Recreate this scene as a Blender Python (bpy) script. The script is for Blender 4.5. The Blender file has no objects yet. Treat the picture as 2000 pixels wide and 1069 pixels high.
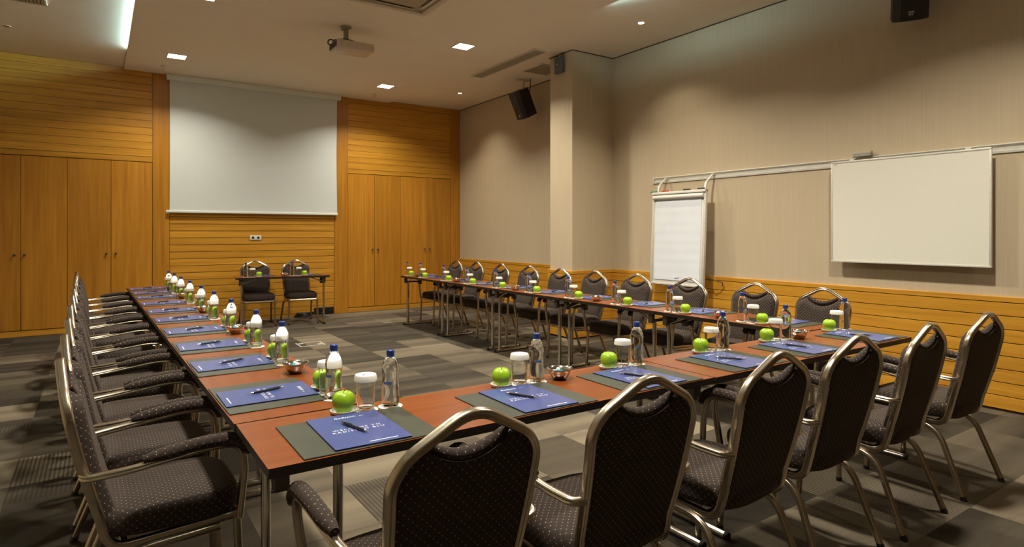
import bpy, bmesh, math, random
from mathutils import Vector, Matrix
random.seed(7)
PI = math.pi
SC = bpy.context.scene
COL = SC.collection

# ------------------------------------------------------------------ camera
FPX, YAW, HOR, ZC = 1192.4, math.radians(34.1), 455.4, 1.37
cam = bpy.data.cameras.new('camera')
cam.sensor_width = 36.0
cam.lens = FPX / 2000 * 36.0
cam.shift_y = -(534.5 - HOR) / 2000
cam.clip_start = 0.02
camo = bpy.data.objects.new('camera', cam)
camo.location = (0, 0, ZC)
camo.rotation_euler = (PI / 2, 0, -YAW)
COL.objects.link(camo)
SC.camera = camo
# ------------------------------------------------------------------ world, exposure
w = bpy.data.worlds.new('world'); SC.world = w
w.use_nodes = True
w.node_tree.nodes['Background'].inputs[0].default_value = (1.0, 0.85, 0.65, 1)
w.node_tree.nodes['Background'].inputs[1].default_value = 0.02
SC.view_settings.view_transform = 'Standard'
SC.view_settings.look = 'None'
SC.view_settings.gamma = 1
SC.view_settings.use_curve_mapping = False
SC.view_settings.exposure = 0.80
PANEL_W, ROUND_W, LED_E = 48.0, 34.0, 165.0
WARM = (1.0, 0.92, 0.77)
ROUNDC = (1.0, 0.88, 0.68)

# room, metres; camera stands at x=0, y=0
XL, XR, YB, YF, ZT, ZS = -1.56, 5.76, 10.30, -4.0, 3.735, 3.705
SX0, SX1 = 0.30, 4.325          # dropped ceiling panel

# ------------------------------------------------------------------ node materials
class NT:
    def __init__(s, name):
        m = bpy.data.materials.new(name); m.use_nodes = True
        s.m = m; s.t = m.node_tree; s.n = s.t.nodes; s.p = s.n['Principled BSDF']
    def new(s, typ, **kw):
        n = s.n.new(typ)
        for k, v in kw.items(): setattr(n, k, v)
        return n
    def link(s, a, b): s.t.links.new(a, b)
    def val(s, sock, v):
        if hasattr(v, 'links'): s.link(v, sock)
        else: sock.default_value = v
    def math(s, op, a, b=0.0, c=0.0):
        n = s.new('ShaderNodeMath', operation=op)
        for i, v in enumerate((a, b, c)): s.val(n.inputs[i], v)
        return n.outputs[0]
    def mix(s, fac, a, b):
        n = s.new('ShaderNodeMix', data_type='RGBA')
        s.val(n.inputs[0], fac)
        for i, v in ((6, a), (7, b)):
            s.val(n.inputs[i], v if hasattr(v, 'links') else (*v, 1) if len(v) == 3 else v)
        return n.outputs[2]
    def coord(s, which='Object'): return s.new('ShaderNodeTexCoord').outputs[which]
    def sep(s, v):
        n = s.new('ShaderNodeSeparateXYZ'); s.link(v, n.inputs[0]); return n.outputs
    def comb(s, x, y, z):
        n = s.new('ShaderNodeCombineXYZ')
        for i, v in enumerate((x, y, z)): s.val(n.inputs[i], v)
        return n.outputs[0]
    def scale(s, v, xyz, off=None):
        n = s.new('ShaderNodeVectorMath', operation='MULTIPLY'); s.link(v, n.inputs[0]); n.inputs[1].default_value = xyz
        if off is None: return n.outputs[0]
        a = s.new('ShaderNodeVectorMath', operation='ADD'); s.link(n.outputs[0], a.inputs[0]); s.link(off, a.inputs[1]); return a.outputs[0]
    def noise(s, v, scale=1.0, detail=3.0, rough=0.5):
        n = s.new('ShaderNodeTexNoise'); s.link(v, n.inputs['Vector'])
        n.inputs['Scale'].default_value = scale; n.inputs['Detail'].default_value = detail; n.inputs['Roughness'].default_value = rough
        return n.outputs['Fac']
    def ramp(s, f, stops):
        n = s.new('ShaderNodeValToRGB'); s.link(f, n.inputs[0])
        e = n.color_ramp.elements
        while len(e) < len(stops): e.new(0.5)
        for i, (p, c) in enumerate(stops): e[i].position = p; e[i].color = (*c, 1)
        return n.outputs[0]
    def bump(s, h, strength=0.3, dist=0.002):
        n = s.new('ShaderNodeBump'); n.inputs['Strength'].default_value = strength; n.inputs['Distance'].default_value = dist
        s.link(h, n.inputs['Height']); s.link(n.outputs[0], s.p.inputs['Normal'])
    def set(s, color=None, rough=0.5, metal=0.0, **kw):
        if color is not None: s.val(s.p.inputs['Base Color'], color if hasattr(color, 'links') else (*color, 1))
        s.val(s.p.inputs['Roughness'], rough); s.val(s.p.inputs['Metallic'], metal)
        for k, v in kw.items(): s.val(s.p.inputs[k.replace('_', ' ')], v)
        return s.m

def plain(name, color, rough=0.5, metal=0.0, var=0.06, scale=40.0, **kw):
    """a plain colour with a little procedural variation"""
    t = NT(name)
    f = t.noise(t.coord(), scale, 2.0)
    lo = tuple(c * (1 - var) for c in color); hi = tuple(min(1, c * (1 + var)) for c in color)
    t.set(t.ramp(f, [(0.3, lo), (0.7, hi)]), rough, metal, **kw)
    return t.m

def emit(name, color, strength):
    t = NT(name)
    t.set(color, 0.5)
    t.p.inputs['Emission Color'].default_value = (*color, 1)
    t.p.inputs['Emission Strength'].default_value = strength
    return t.m

def wood(name, grain, dark, mid, light, rough=0.38, vary=0.5):
    """grain: axis 0 (x), 1 (y), 2 (z) along which the veneer runs, world position keeps the pattern apart"""
    t = NT(name)
    geo = t.new('ShaderNodeNewGeometry').outputs['Position']
    oi = t.new('ShaderNodeObjectInfo')
    off = t.comb(t.math('MULTIPLY', oi.outputs['Random'], 17.0), t.math('MULTIPLY', oi.outputs['Random'], 31.0), t.math('MULTIPLY', oi.outputs['Random'], 47.0))
    sc = [22.0, 22.0, 22.0]; sc[grain] = 0.9
    n1 = t.noise(t.scale(geo, sc, off), 1.0, 4.0, 0.55)
    sc2 = [110.0, 110.0, 110.0]; sc2[grain] = 2.2
    n2 = t.noise(t.scale(geo, sc2, off), 1.0, 2.0, 0.5)
    f = t.math('ADD', t.math('MULTIPLY', n1, 0.72), t.math('MULTIPLY', n2, 0.28))
    col = t.ramp(f, [(0.32, dark), (0.5, mid), (0.68, light)])
    v = t.math('ADD', 1.0 - vary * 0.16, t.math('MULTIPLY', oi.outputs['Random'], vary * 0.32))
    hsv = t.new('ShaderNodeHueSaturation'); t.link(col, hsv.inputs['Color']); t.link(v, hsv.inputs['Value'])
    t.set(hsv.outputs[0], rough, Specular_IOR_Level=0.32)
    t.bump(n2, 0.08, 0.001)
    return t.m

OAK = ((0.37, 0.150, 0.012), (0.455, 0.196, 0.018), (0.54, 0.248, 0.027))
M = {}
OAK_LIT = tuple(tuple(c * k for c, k in zip(q, (1.2, 1.33, 1.5))) for q in OAK)       # plank oak brightened in colour to stand for stronger light on wainscot and slats
M['oak_v'] = wood('oak_vertical', 2, *OAK)
M['oak_x'] = wood('oak_along_x', 0, *OAK_LIT)
M['oak_y'] = wood('oak_along_y', 1, *OAK_LIT)
M['table_x'] = wood('cherry_along_x', 0, (0.162, 0.040, 0.007), (0.192, 0.050, 0.009), (0.222, 0.063, 0.012), 0.28, 0.15)
M['table_y'] = wood('cherry_along_y', 1, (0.162, 0.040, 0.007), (0.192, 0.050, 0.009), (0.222, 0.063, 0.012), 0.28, 0.15)
for k_ in ('table_x', 'table_y'): M[k_].node_tree.nodes['Principled BSDF'].inputs['Specular IOR Level'].default_value = 0.3
M['groove'] = plain('shadow_gap_brown', (0.045, 0.022, 0.008), 0.9)
M['ceiling'] = plain('ceiling_paint', (0.90, 0.83, 0.70), 0.8, var=0.015, scale=3)
M['black'] = plain('black_plastic', (0.012, 0.011, 0.010), 0.45)
M['edge'] = plain('black_table_edge', (0.022, 0.016, 0.013), 0.35)
M['steel'] = plain('brushed_steel', (0.62, 0.60, 0.57), 0.16, 1.0)
M['darksteel'] = plain('dark_folding_steel', (0.10, 0.09, 0.08), 0.4, 0.7)
M['champagne'] = plain('champagne_metal', (0.46, 0.395, 0.31), 0.27, 1.0, var=0.03)
M['whiteplastic'] = plain('white_plastic', (0.74, 0.72, 0.66), 0.4, var=0.02)
M['greyplastic'] = plain('grey_plastic', (0.30, 0.29, 0.24), 0.5)
M['paper'] = plain('white_paper', (0.72, 0.76, 0.82), 0.6, var=0.02, scale=6)
M['lid'] = plain('white_card_lid', (0.80, 0.78, 0.72), 0.55, var=0.03)
M['screen'] = plain('screen_fabric', (0.66, 0.70, 0.68), 0.8, var=0.01)
M['screencase'] = plain('screen_case_white', (0.76, 0.79, 0.74), 0.45, var=0.02)
M['whiteboard'] = plain('whiteboard_enamel', (0.74, 0.73, 0.64), 0.22, var=0.01)
M['alu'] = plain('painted_aluminium', (0.70, 0.69, 0.62), 0.35, 0.25)
M['navy'] = plain('navy_plastic', (0.010, 0.014, 0.040), 0.3)
M['bluecap'] = plain('blue_cap', (0.012, 0.035, 0.20), 0.35)
M['grille'] = plain('grille_paint', (0.42, 0.38, 0.28), 0.6)
M['vent'] = plain('vent_frame_paint', (0.68, 0.62, 0.50), 0.55)
M['slate'] = plain('slate_plastic', (0.10, 0.12, 0.115), 0.5)
M['projector'] = plain('projector_shell', (0.62, 0.54, 0.43), 0.4)
M['poleg'] = plain('grey_painted_pole', (0.30, 0.28, 0.20), 0.5)
M['lamp'] = emit('lamp_diffuser', (1.0, 0.93, 0.82), 7.0)
M['led'] = emit('cool_led_strip', (0.60, 0.92, 1.0), LED_E)
M['print'] = plain('white_print', (0.80, 0.82, 0.86), 0.4)
M['bluelabel'] = plain('blue_label_print', (0.07, 0.17, 0.36), 0.35)
M['candyblue'] = plain('blue_candy_wrap', (0.10, 0.42, 0.58), 0.25)
M['candywhite'] = plain('white_candy_wrap', (0.75, 0.78, 0.78), 0.25)
M['red'] = plain('red_plastic', (0.55, 0.06, 0.02), 0.4)
M['green'] = plain('green_plastic', (0.05, 0.25, 0.16), 0.4)
M['stem'] = plain('apple_stem', (0.12, 0.07, 0.02), 0.7)

def mk_wallpaper():
    t = NT('beige_wallpaper')
    p = t.sep(t.new('ShaderNodeNewGeometry').outputs['Position'])
    a = t.math('ADD', p[0], p[1])
    v = t.comb(t.math('MULTIPLY', a, 60.0), 0.0, t.math('MULTIPLY', p[2], 1.5))
    n = t.noise(v, 1.0, 3.0, 0.6)
    t.set(t.ramp(n, [(0.3, (0.49, 0.40, 0.272)), (0.7, (0.54, 0.442, 0.306))]), 0.75)
    t.bump(n, 0.1, 0.001)
    return t.m
M['wallpaper'] = mk_wallpaper()

def mk_carpet():
    t = NT('banded_carpet')
    pos = t.sep(t.new('ShaderNodeNewGeometry').outputs['Position'])
    px = t.math('ADD', pos[0], -0.10 + 20.0); py = t.math('ADD', pos[1], -0.24 + 20.0)
    ix = t.math('FLOOR', t.math('MULTIPLY', px, 2.0)); iy = t.math('FLOOR', t.math('MULTIPLY', py, 2.0))
    fx = t.math('FRACT', t.math('MULTIPLY', px, 2.0)); fy = t.math('FRACT', t.math('MULTIPLY', py, 2.0))
    wn = t.new('ShaderNodeTexWhiteNoise', noise_dimensions='3D'); t.link(t.comb(ix, iy, 3.0), wn.inputs['Vector'])
    r1 = wn.outputs['Value']
    wn2 = t.new('ShaderNodeTexWhiteNoise', noise_dimensions='3D'); t.link(t.comb(ix, iy, 9.0), wn2.inputs['Vector'])
    r2 = wn2.outputs['Value']
    # soft bands of tone across each tile, different in every tile
    band = t.noise(t.comb(t.math('MULTIPLY', r1, 60.0), t.math('ADD', t.math('MULTIPLY', fy, 2.2), t.math('MULTIPLY', r2, 40.0)), t.math('MULTIPLY', fx, 0.15)), 1.0, 1.0, 0.4)
    tone = t.math('ADD', t.math('MULTIPLY', r1, 0.78), t.math('MULTIPLY', t.math('SUBTRACT', band, 0.5), 1.0))
    tone = t.math('ADD', tone, 0.10)
    fine = t.noise(t.scale(t.comb(pos[0], pos[1], pos[2]), (260.0, 260.0, 1.0)), 1.0, 2.0, 0.6)
    streak = t.noise(t.comb(t.math('MULTIPLY', pos[0], 6.0), t.math('MULTIPLY', pos[1], 90.0), r1), 1.0, 2.0, 0.6)
    tone = t.math('ADD', tone, t.math('ADD', t.math('MULTIPLY', t.math('SUBTRACT', fine, 0.5), 0.25), t.math('MULTIPLY', t.math('SUBTRACT', streak, 0.5), 0.18)))
    col = t.ramp(tone, [(0.12, (0.034, 0.028, 0.020)), (0.42, (0.073, 0.060, 0.042)), (0.66, (0.118, 0.096, 0.067)), (0.95, (0.180, 0.149, 0.102))])
    # pin stripes running along y in part of the tiles
    st = t.math('FRACT', t.math('MULTIPLY', fx, 24.0))
    line = t.math('LESS_THAN', st, 0.42)
    on = t.math('MULTIPLY', line, t.math('GREATER_THAN', r2, 0.66))
    part = t.math('GREATER_THAN', t.math('ADD', t.math('MULTIPLY', fy, 0.9), t.math('MULTIPLY', r1, 0.9)), 0.55)
    on = t.math('MULTIPLY', on, part)
    col = t.mix(t.math('MULTIPLY', on, 0.72), col, (0.030, 0.025, 0.020))
    t.set(col, 0.95)
    t.p.inputs['Specular IOR Level'].default_value = 0.15
    t.bump(fine, 0.4, 0.003)
    return t.m
M['carpet'] = mk_carpet()

def mk_fabric():
    """dark woven fabric with pale dots on a diamond grid, laid on by the face direction"""
    t = NT('dotted_fabric')
    c = t.sep(t.coord('Object')); nrm = t.sep(t.coord('Normal'))
    P = 0.0245
    ax, ay, az = (t.math('ABSOLUTE', nrm[k]) for k in range(3))
    top = t.math('GREATER_THAN', az, 0.60)
    side = t.math('MULTIPLY', t.math('GREATER_THAN', ax, ay), t.math('SUBTRACT', 1.0, top))
    lerp = lambda f, p, q: t.math('ADD', t.math('MULTIPLY', f, q), t.math('MULTIPLY', t.math('SUBTRACT', 1.0, f), p))
    u = lerp(side, c[0], c[1]); v = lerp(top, c[2], c[1])
    a = t.math('DIVIDE', t.math('ADD', u, v), P); b = t.math('DIVIDE', t.math('SUBTRACT', u, v), P)
    fa = t.math('SUBTRACT', t.math('FRACT', t.math('ADD', a, 100.5)), 0.5)
    fb = t.math('SUBTRACT', t.math('FRACT', t.math('ADD', b, 100.5)), 0.5)
    d = t.math('SQRT', t.math('ADD', t.math('MULTIPLY', fa, fa), t.math('MULTIPLY', fb, fb)))
    dot = t.math('LESS_THAN', d, 0.066)
    la = t.math('LESS_THAN', t.math('ABSOLUTE', fa), 0.05); lb = t.math('LESS_THAN', t.math('ABSOLUTE', fb), 0.05)
    line = t.math('MAXIMUM', la, lb)
    n = t.noise(t.coord('Object'), 420.0, 2.0)
    base = t.ramp(n, [(0.3, (0.022, 0.0145, 0.011)), (0.7, (0.040, 0.027, 0.021))])
    col = t.mix(t.math('MULTIPLY', line, 0.17), base, (0.14, 0.105, 0.08))
    col = t.mix(dot, col, (0.62, 0.54, 0.42))
    t.set(col, 0.85)
    t.p.inputs['Specular IOR Level'].default_value = 0.25
    t.p.inputs['Sheen Weight'].default_value = 0.08
    t.p.inputs['Sheen Roughness'].default_value = 0.4
    t.p.inputs['Sheen Tint'].default_value = (0.8, 0.62, 0.5, 1)
    t.bump(n, 0.3, 0.001)
    return t.m
M['fab_xz'] = M['fab_xy'] = M['fab_arm'] = mk_fabric()

def mk_leather():
    t = NT('grey_green_leather')
    n = t.noise(t.coord('Object'), 500.0, 2.0)
    n2 = t.noise(t.coord('Object'), 9.0, 2.0)
    t.set(t.ramp(n2, [(0.3, (0.036, 0.041, 0.026)), (0.7, (0.048, 0.053, 0.035))]), 0.42, Specular_IOR_Level=0.3)
    t.bump(n, 0.15, 0.0005)
    return t.m
M['leather'] = mk_leather()
M['brochure'] = plain('blue_brochure_cover', (0.062, 0.088, 0.255), 0.22, var=0.03, scale=4)
M['brochure_edge'] = plain('brochure_pages', (0.03, 0.045, 0.16), 0.6)

def mk_glass(name, col, ior, rough=0.0):
    t = NT(name)
    t.set(col, rough, 0.0, Transmission_Weight=1.0, IOR=ior)
    return t.m
M['water'] = mk_glass('clear_water_bottle', (0.97, 0.99, 0.98), 1.30)
M['glass'] = mk_glass('clear_glass', (0.99, 0.99, 0.98), 1.40)

def mk_apple():
    t = NT('green_apple_skin')
    n = t.noise(t.coord('Object'), 14.0, 3.0)
    n2 = t.noise(t.coord('Object'), 160.0, 1.0)
    col = t.ramp(n, [(0.3, (0.24, 0.44, 0.010)), (0.7, (0.34, 0.56, 0.022))])
    col = t.mix(t.math('GREATER_THAN', n2, 0.73), col, (0.5, 0.66, 0.12))
    t.set(col, 0.26, 0.0, Subsurface_Weight=0.08)
    t.p.inputs['Subsurface Radius'].default_value = (0.01, 0.012, 0.004)
    return t.m
M['apple'] = mk_apple()
M['bowl'] = plain('hammered_steel_bowl', (0.66, 0.63, 0.59), 0.12, 1.0, var=0.1, scale=120)

# ------------------------------------------------------------------ mesh helpers
class MB:
    def __init__(s): s.v = []; s.f = []
    def add(s, vs, fs):
        o = len(s.v); s.v += [tuple(x) for x in vs]; s.f += [tuple(i + o for i in q) for q in fs]; return s
    def box(s, x0, x1, y0, y1, z0, z1):
        return s.add([(x0, y0, z0), (x1, y0, z0), (x1, y1, z0), (x0, y1, z0), (x0, y0, z1), (x1, y0, z1), (x1, y1, z1), (x0, y1, z1)],
                     [(0, 3, 2, 1), (4, 5, 6, 7), (0, 1, 5, 4), (1, 2, 6, 5), (2, 3, 7, 6), (3, 0, 4, 7)])
    def prism(s, poly, axis, a0, a1):
        """extrude a 2D outline (in the two other axes) along an axis"""
        def P(q, a):
            q = list(q); q.insert(axis, a); return tuple(q)
        n = len(poly)
        vs = [P(q, a0) for q in poly] + [P(q, a1) for q in poly]
        fs = [tuple(range(n))[::-1], tuple(range(n, 2 * n))] + [(i, (i + 1) % n, n + (i + 1) % n, n + i) for i in range(n)]
        return s.add(vs, fs)
    def lathe(s, prof, seg=24, c=(0, 0, 0)):
        """prof: list of (r, z); closes poles when r is 0"""
        vs, idx = [], []
        for r, z in prof:
            if r < 1e-6: idx.append([len(vs)] * seg); vs.append((c[0], c[1], c[2] + z))
            else:
                idx.append(list(range(len(vs), len(vs) + seg)))
                vs += [(c[0] + r * math.cos(2 * PI * k / seg), c[1] + r * math.sin(2 * PI * k / seg), c[2] + z) for k in range(seg)]
        fs = []
        for a, b in zip(idx[:-1], idx[1:]):
            for k in range(seg):
                q = [a[k], a[(k + 1) % seg], b[(k + 1) % seg], b[k]]
                q = list(dict.fromkeys(q))
                if len(q) > 2: fs.append(tuple(q))
        return s.add(vs, fs)
    def sweep(s, path, prof, up, radii=None, caps=True):
        path = [Vector(p) for p in path]
        n = len(path); m = len(prof)
        tang = [(path[min(i + 1, n - 1)] - path[max(i - 1, 0)]).normalized() for i in range(n)]
        nn = Vector(up); vs = []
        for i in range(n):
            t = tang[i]; nn = (nn - t * nn.dot(t)).normalized(); b = t.cross(nn)
            k = radii[i] if radii else 1.0
            vs += [path[i] + nn * (a * k) + b * (c * k) for a, c in prof]
        fs = [(i * m + k, i * m + (k + 1) % m, (i + 1) * m + (k + 1) % m, (i + 1) * m + k) for i in range(n - 1) for k in range(m)]
        if caps: fs += [tuple(range(m))[::-1], tuple(range((n - 1) * m, n * m))]
        return s.add(vs, fs)
    def tube(s, path, r, seg=10, up=(0, 0, 1)):
        t = (Vector(path[1]) - Vector(path[0])).normalized()
        if abs(t.dot(Vector(up))) > 0.9: up = (1, 0, 0) if abs(t.x) < 0.9 else (0, 1, 0)
        return s.sweep(path, circ(r, seg), up)
    def mesh(s, name, mat, smooth=None, bevel=0.0, bseg=2, mats=None, matf=None):
        me = bpy.data.meshes.new(name)
        bm = bmesh.new()
        vv = [bm.verts.new(p) for p in s.v]
        for q in s.f:
            try: bm.faces.new([vv[i] for i in q])
            except ValueError: pass
        bmesh.ops.recalc_face_normals(bm, faces=bm.faces)
        if bevel: bmesh.ops.bevel(bm, geom=list(bm.edges), offset=bevel, segments=bseg, profile=0.5, affect='EDGES', clamp_overlap=True)
        bm.to_mesh(me); bm.free()
        me.materials.append(mat if not isinstance(mat, str) else M[mat])
        if smooth is not None or bevel:
            for p in me.polygons: p.use_smooth = True
            me.set_sharp_from_angle(angle=math.radians(smooth or 40))
        return me

def circ(r, n=10, r2=None):
    r2 = r2 or r
    return [(r * math.cos(2 * PI * k / n), r2 * math.sin(2 * PI * k / n)) for k in range(n)]
def fillet(pts, r, seg=5):
    """polyline with rounded corners; r is a number or one per point"""
    pts = [Vector(p) for p in pts]; out = [pts[0]]
    for i in range(1, len(pts) - 1):
        rr = r[i] if isinstance(r, (list, tuple)) else r
        a, b, c = pts[i - 1], pts[i], pts[i + 1]
        d1, d2 = (a - b), (c - b); l = min(rr, d1.length * 0.48, d2.length * 0.48)
        p, q = b + d1.normalized() * l, b + d2.normalized() * l
        for k in range(seg + 1):
            t = k / seg; out.append(p * (1 - t) ** 2 + b * 2 * t * (1 - t) + q * t * t)
    out.append(pts[-1]); return out

def link(name, me, parent=None, loc=(0, 0, 0), rz=0.0):
    o = bpy.data.objects.new(name, me); COL.objects.link(o)
    o.location = loc; o.rotation_euler = (0, 0, rz)
    if parent is not None: o.parent = parent
    return o
def tag(o, label, cat, group=None):
    o['label'] = label; o['category'] = cat
    if group: o['group'] = group
    return o
def thing(name, label, cat, loc=(0, 0, 0), rz=0.0, group=None):
    return tag(link(name, None, None, loc, rz), label, cat, group)
def struct(o): o['kind'] = 'structure'; return o
def kids(o): return [c for c in list(bpy.data.objects) if c.parent == o]
def bx(name, mat, x0, x1, y0, y1, z0, z1, parent=None, bevel=0.0, centre=True):
    """a box object with its origin at its own centre"""
    c = ((x0 + x1) / 2, (y0 + y1) / 2, (z0 + z1) / 2) if centre else (0, 0, 0)
    me = MB().box(x0 - c[0], x1 - c[0], y0 - c[1], y1 - c[1], z0 - c[2], z1 - c[2]).mesh(name, mat, bevel=bevel)
    return link(name, me, parent, c)
class Proto:
    """a prototype thing: list of (name, mesh, parent index or None, loc, rot); stamped out with obj.copy()"""
    def __init__(s): s.items = []; s.src = None
    def part(s, name, me, parent=-1, loc=(0, 0, 0), rot=(0, 0, 0), label=None):
        s.items.append((name, me, parent, loc, rot, label)); return len(s.items) - 1
    def build(s, root_name, root_mesh=None):
        r = bpy.data.objects.new(root_name, root_mesh); obs = []
        for name, me, par, loc, rot, label in s.items:
            o = bpy.data.objects.new(name, me); o.location = loc; o.rotation_euler = rot
            o.parent = r if par < 0 else obs[par]
            if label: o['label'] = label
            obs.append(o)
        s.src = (r, obs); s.used = False
    def place(s, loc, rz, label, cat, group=None):
        r, obs = s.src
        if not s.used:
            s.used = True; R, O = r, obs
        else:
            R = r.copy(); O = []
            for i, o in enumerate(obs):
                c = o.copy(); par = s.items[i][2]
                c.parent = R if par < 0 else O[par]; O.append(c)
        COL.objects.link(R)
        for o in O: COL.objects.link(o)
        R.location = loc; R.rotation_euler = (0, 0, rz)
        if group is None and 'group' in R: del R['group']
        return tag(R, label, cat, group)
def text_mesh(txt, size, mat, shear=0.0, spacing=1.0, line=1.0, align='CENTER'):
    c = bpy.data.curves.new('t', 'FONT'); c.body = txt; c.size = size; c.align_x = align; c.align_y = 'CENTER'
    c.shear = shear; c.space_character = spacing; c.space_line = line; c.resolution_u = 2
    o = bpy.data.objects.new('t', c); COL.objects.link(o)
    dg = bpy.context.evaluated_depsgraph_get(); dg.update()
    me = bpy.data.meshes.new_from_object(o.evaluated_get(dg))
    bpy.data.objects.remove(o); bpy.data.curves.remove(c)
    me.materials.clear(); me.materials.append(M[mat])
    return me

# ================================================================== THE ROOM
floor = struct(link('floor', MB().box(XL, XR, YF, YB + 0.1, -0.12, -0.006).mesh('floor', 'groove')))
def seen(x, y, z):
    d = x * math.sin(YAW) + y * math.cos(YAW)
    if d < 0.25: return False
    u = 1000 + FPX * (x * math.cos(YAW) - y * math.sin(YAW)) / d; v = HOR - FPX * (z - ZC) / d
    return -60 < u < 2060 and -60 < v < 1130
tile_me = {}
rest = MB(); ntile = 0
gx = [0.10 + 0.5 * k for k in range(-4, 13)]; gy = [0.24 + 0.5 * k for k in range(-9, 22)]
for i in range(len(gx) - 1):
    for j in range(len(gy) - 1):
        x0, x1 = max(gx[i], XL) + 0.0006, min(gx[i + 1], XR) - 0.0006
        y0, y1 = max(gy[j], YF) + 0.0006, min(gy[j + 1], YB + 0.05) - 0.0006
        if x1 - x0 < 0.01 or y1 - y0 < 0.01: continue
        if any(seen(a, b, 0) for a in (x0, x1, (x0 + x1) / 2) for b in (y0, y1, (y0 + y1) / 2)) and ntile < 295:
            key = (round(x1 - x0, 3), round(y1 - y0, 3))
            if key not in tile_me:
                tile_me[key] = MB().box(-key[0] / 2, key[0] / 2, -key[1] / 2, key[1] / 2, -0.006, 0.0).mesh('carpet_tile', 'carpet')
            link('carpet_tile', tile_me[key], floor, ((x0 + x1) / 2, (y0 + y1) / 2, 0)); ntile += 1
        else: rest.box(x0, x1, y0, y1, -0.006, 0.0)
if rest.v:
    o = link('carpet_tiles', rest.mesh('carpet_tiles', 'carpet'), floor); o['kind'] = 'stuff'

wall_right = struct(link('wall_right', MB().box(XR, XR + 0.12, YF, YB + 0.1, 0, ZT + 0.1).mesh('wall_right', 'wallpaper')))
wall_left = struct(link('wall_left', MB().box(XL - 0.12, XL, YF, YB + 0.1, 0, ZT + 0.1).mesh('wall_left', 'wallpaper')))
wall_front = struct(link('wall_front', MB().box(XL, XR, YF - 0.12, YF, 0, ZT + 0.1).mesh('wall_front', 'wallpaper')))
wall_back = struct(link('wall_back', MB().box(XL, XR, YB + 0.025, YB + 0.15, 0, ZT + 0.1).mesh('wall_back', 'groove')))
PX0, PY0, PY1 = 5.045, 6.07, 6.53
wall_pillar = struct(link('wall_pillar', MB().box(PX0, XR - 0.001, PY0, PY1, 0, ZT - 0.001).mesh('wall_pillar', 'wallpaper')))
ceiling = struct(link('ceiling', MB().box(XL, XR, YF, YB + 0.1, ZT, ZT + 0.1).mesh('ceiling', 'ceiling')))
link('soffit', MB().box(SX0 + 0.07, SX1 - 0.07, YF + 0.01, YB + 0.02, ZS + 0.005, ZT).mesh('soffit', 'ceiling'), ceiling)
link('soffit_panel', MB().box(SX0, SX1, YF + 0.01, YB + 0.02, ZS, ZS + 0.005).mesh('soffit_panel', 'ceiling'), ceiling)

# planks: one mesh per length, a shallow sloped face and an open joint below each one
PITCH = 0.1045
def plank_row(parent, n, z0, length, place, mat, ph=PITCH, gap=0.004, depth=0.02):
    me = MB().prism([(-0.0, 0.0), (-depth, 0.0), (-depth, ph - gap - 0.0015), (-depth + 0.0015, ph - gap), (0.0, ph - gap)], 0, -length / 2, length / 2).mesh('plank', mat)
    for k in range(n):
        loc, rz = place
        o = link('plank', me, parent, (loc[0], loc[1], z0 + k * ph), rz)
# back wall (face to -y): planks in three panels
DT = 2.395
def back_panel(xa, xb, za, zb, gap=0.004):
    n = int((zb - za) / PITCH)
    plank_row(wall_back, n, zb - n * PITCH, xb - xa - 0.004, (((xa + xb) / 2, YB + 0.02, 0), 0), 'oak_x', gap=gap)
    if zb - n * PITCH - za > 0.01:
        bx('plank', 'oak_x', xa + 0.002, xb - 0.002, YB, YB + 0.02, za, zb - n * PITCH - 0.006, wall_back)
back_panel(-1.36, 0.65, DT + 0.01, ZT); back_panel(3.556, 5.56, DT + 0.01, ZT)
back_panel(0.868, 3.318, 0.0, ZS, 0.008)
for k, (a, b) in enumerate(((XL, -1.36), (0.65, 0.866), (3.32, 3.556), (5.56, XR))):
    struct(bx('trim_%d' % (k + 1), 'oak_v', a + 0.002, b - 0.002, YB - 0.006, YB + 0.03, 0, ZT if k in (0, 3) else ZS))

def cabinet(xs, knobs, label):
    t = thing('built_in_cabinet', label, 'cabinet', ((xs[0] + xs[-1]) / 2, YB, 0))
    cx = t.location.x
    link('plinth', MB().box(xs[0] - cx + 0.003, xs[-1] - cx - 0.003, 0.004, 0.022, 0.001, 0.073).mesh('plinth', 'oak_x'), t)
    for k in range(4):
        a, b = xs[k] - cx + 0.0025, xs[k + 1] - cx - 0.0025
        d = link('door', MB().box(-(b - a) / 2, (b - a) / 2, 0, 0.022, 0.083, DT).mesh('door', 'oak_v', bevel=0.0015, bseg=1), t, ((a + b) / 2, 0, 0))
        kx = knobs[k] - cx - (a + b) / 2
        me = MB().lathe([(0.0, 0), (0.006, 0), (0.006, 0.014), (0.015, 0.018), (0.016, 0.026), (0.011, 0.031), (0, 0.032)], 14).mesh('knob', 'darksteel', smooth=40)
        kb = link('knob', me, d, (kx, 0.0, 1.08)); kb.rotation_euler = (PI / 2, 0, 0)
cabinet((-1.36, -0.850, -0.354, 0.145, 0.648), (-0.915, -0.81, 0.088, 0.20), 'run of oak veneer cabinet doors behind the chair row opposite the whiteboard')
cabinet((3.558, 4.040, 4.540, 5.048, 5.558), (3.996, 4.10, 5.005, 5.11), 'run of oak veneer cabinet doors in the corner beside the beige wall')

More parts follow.
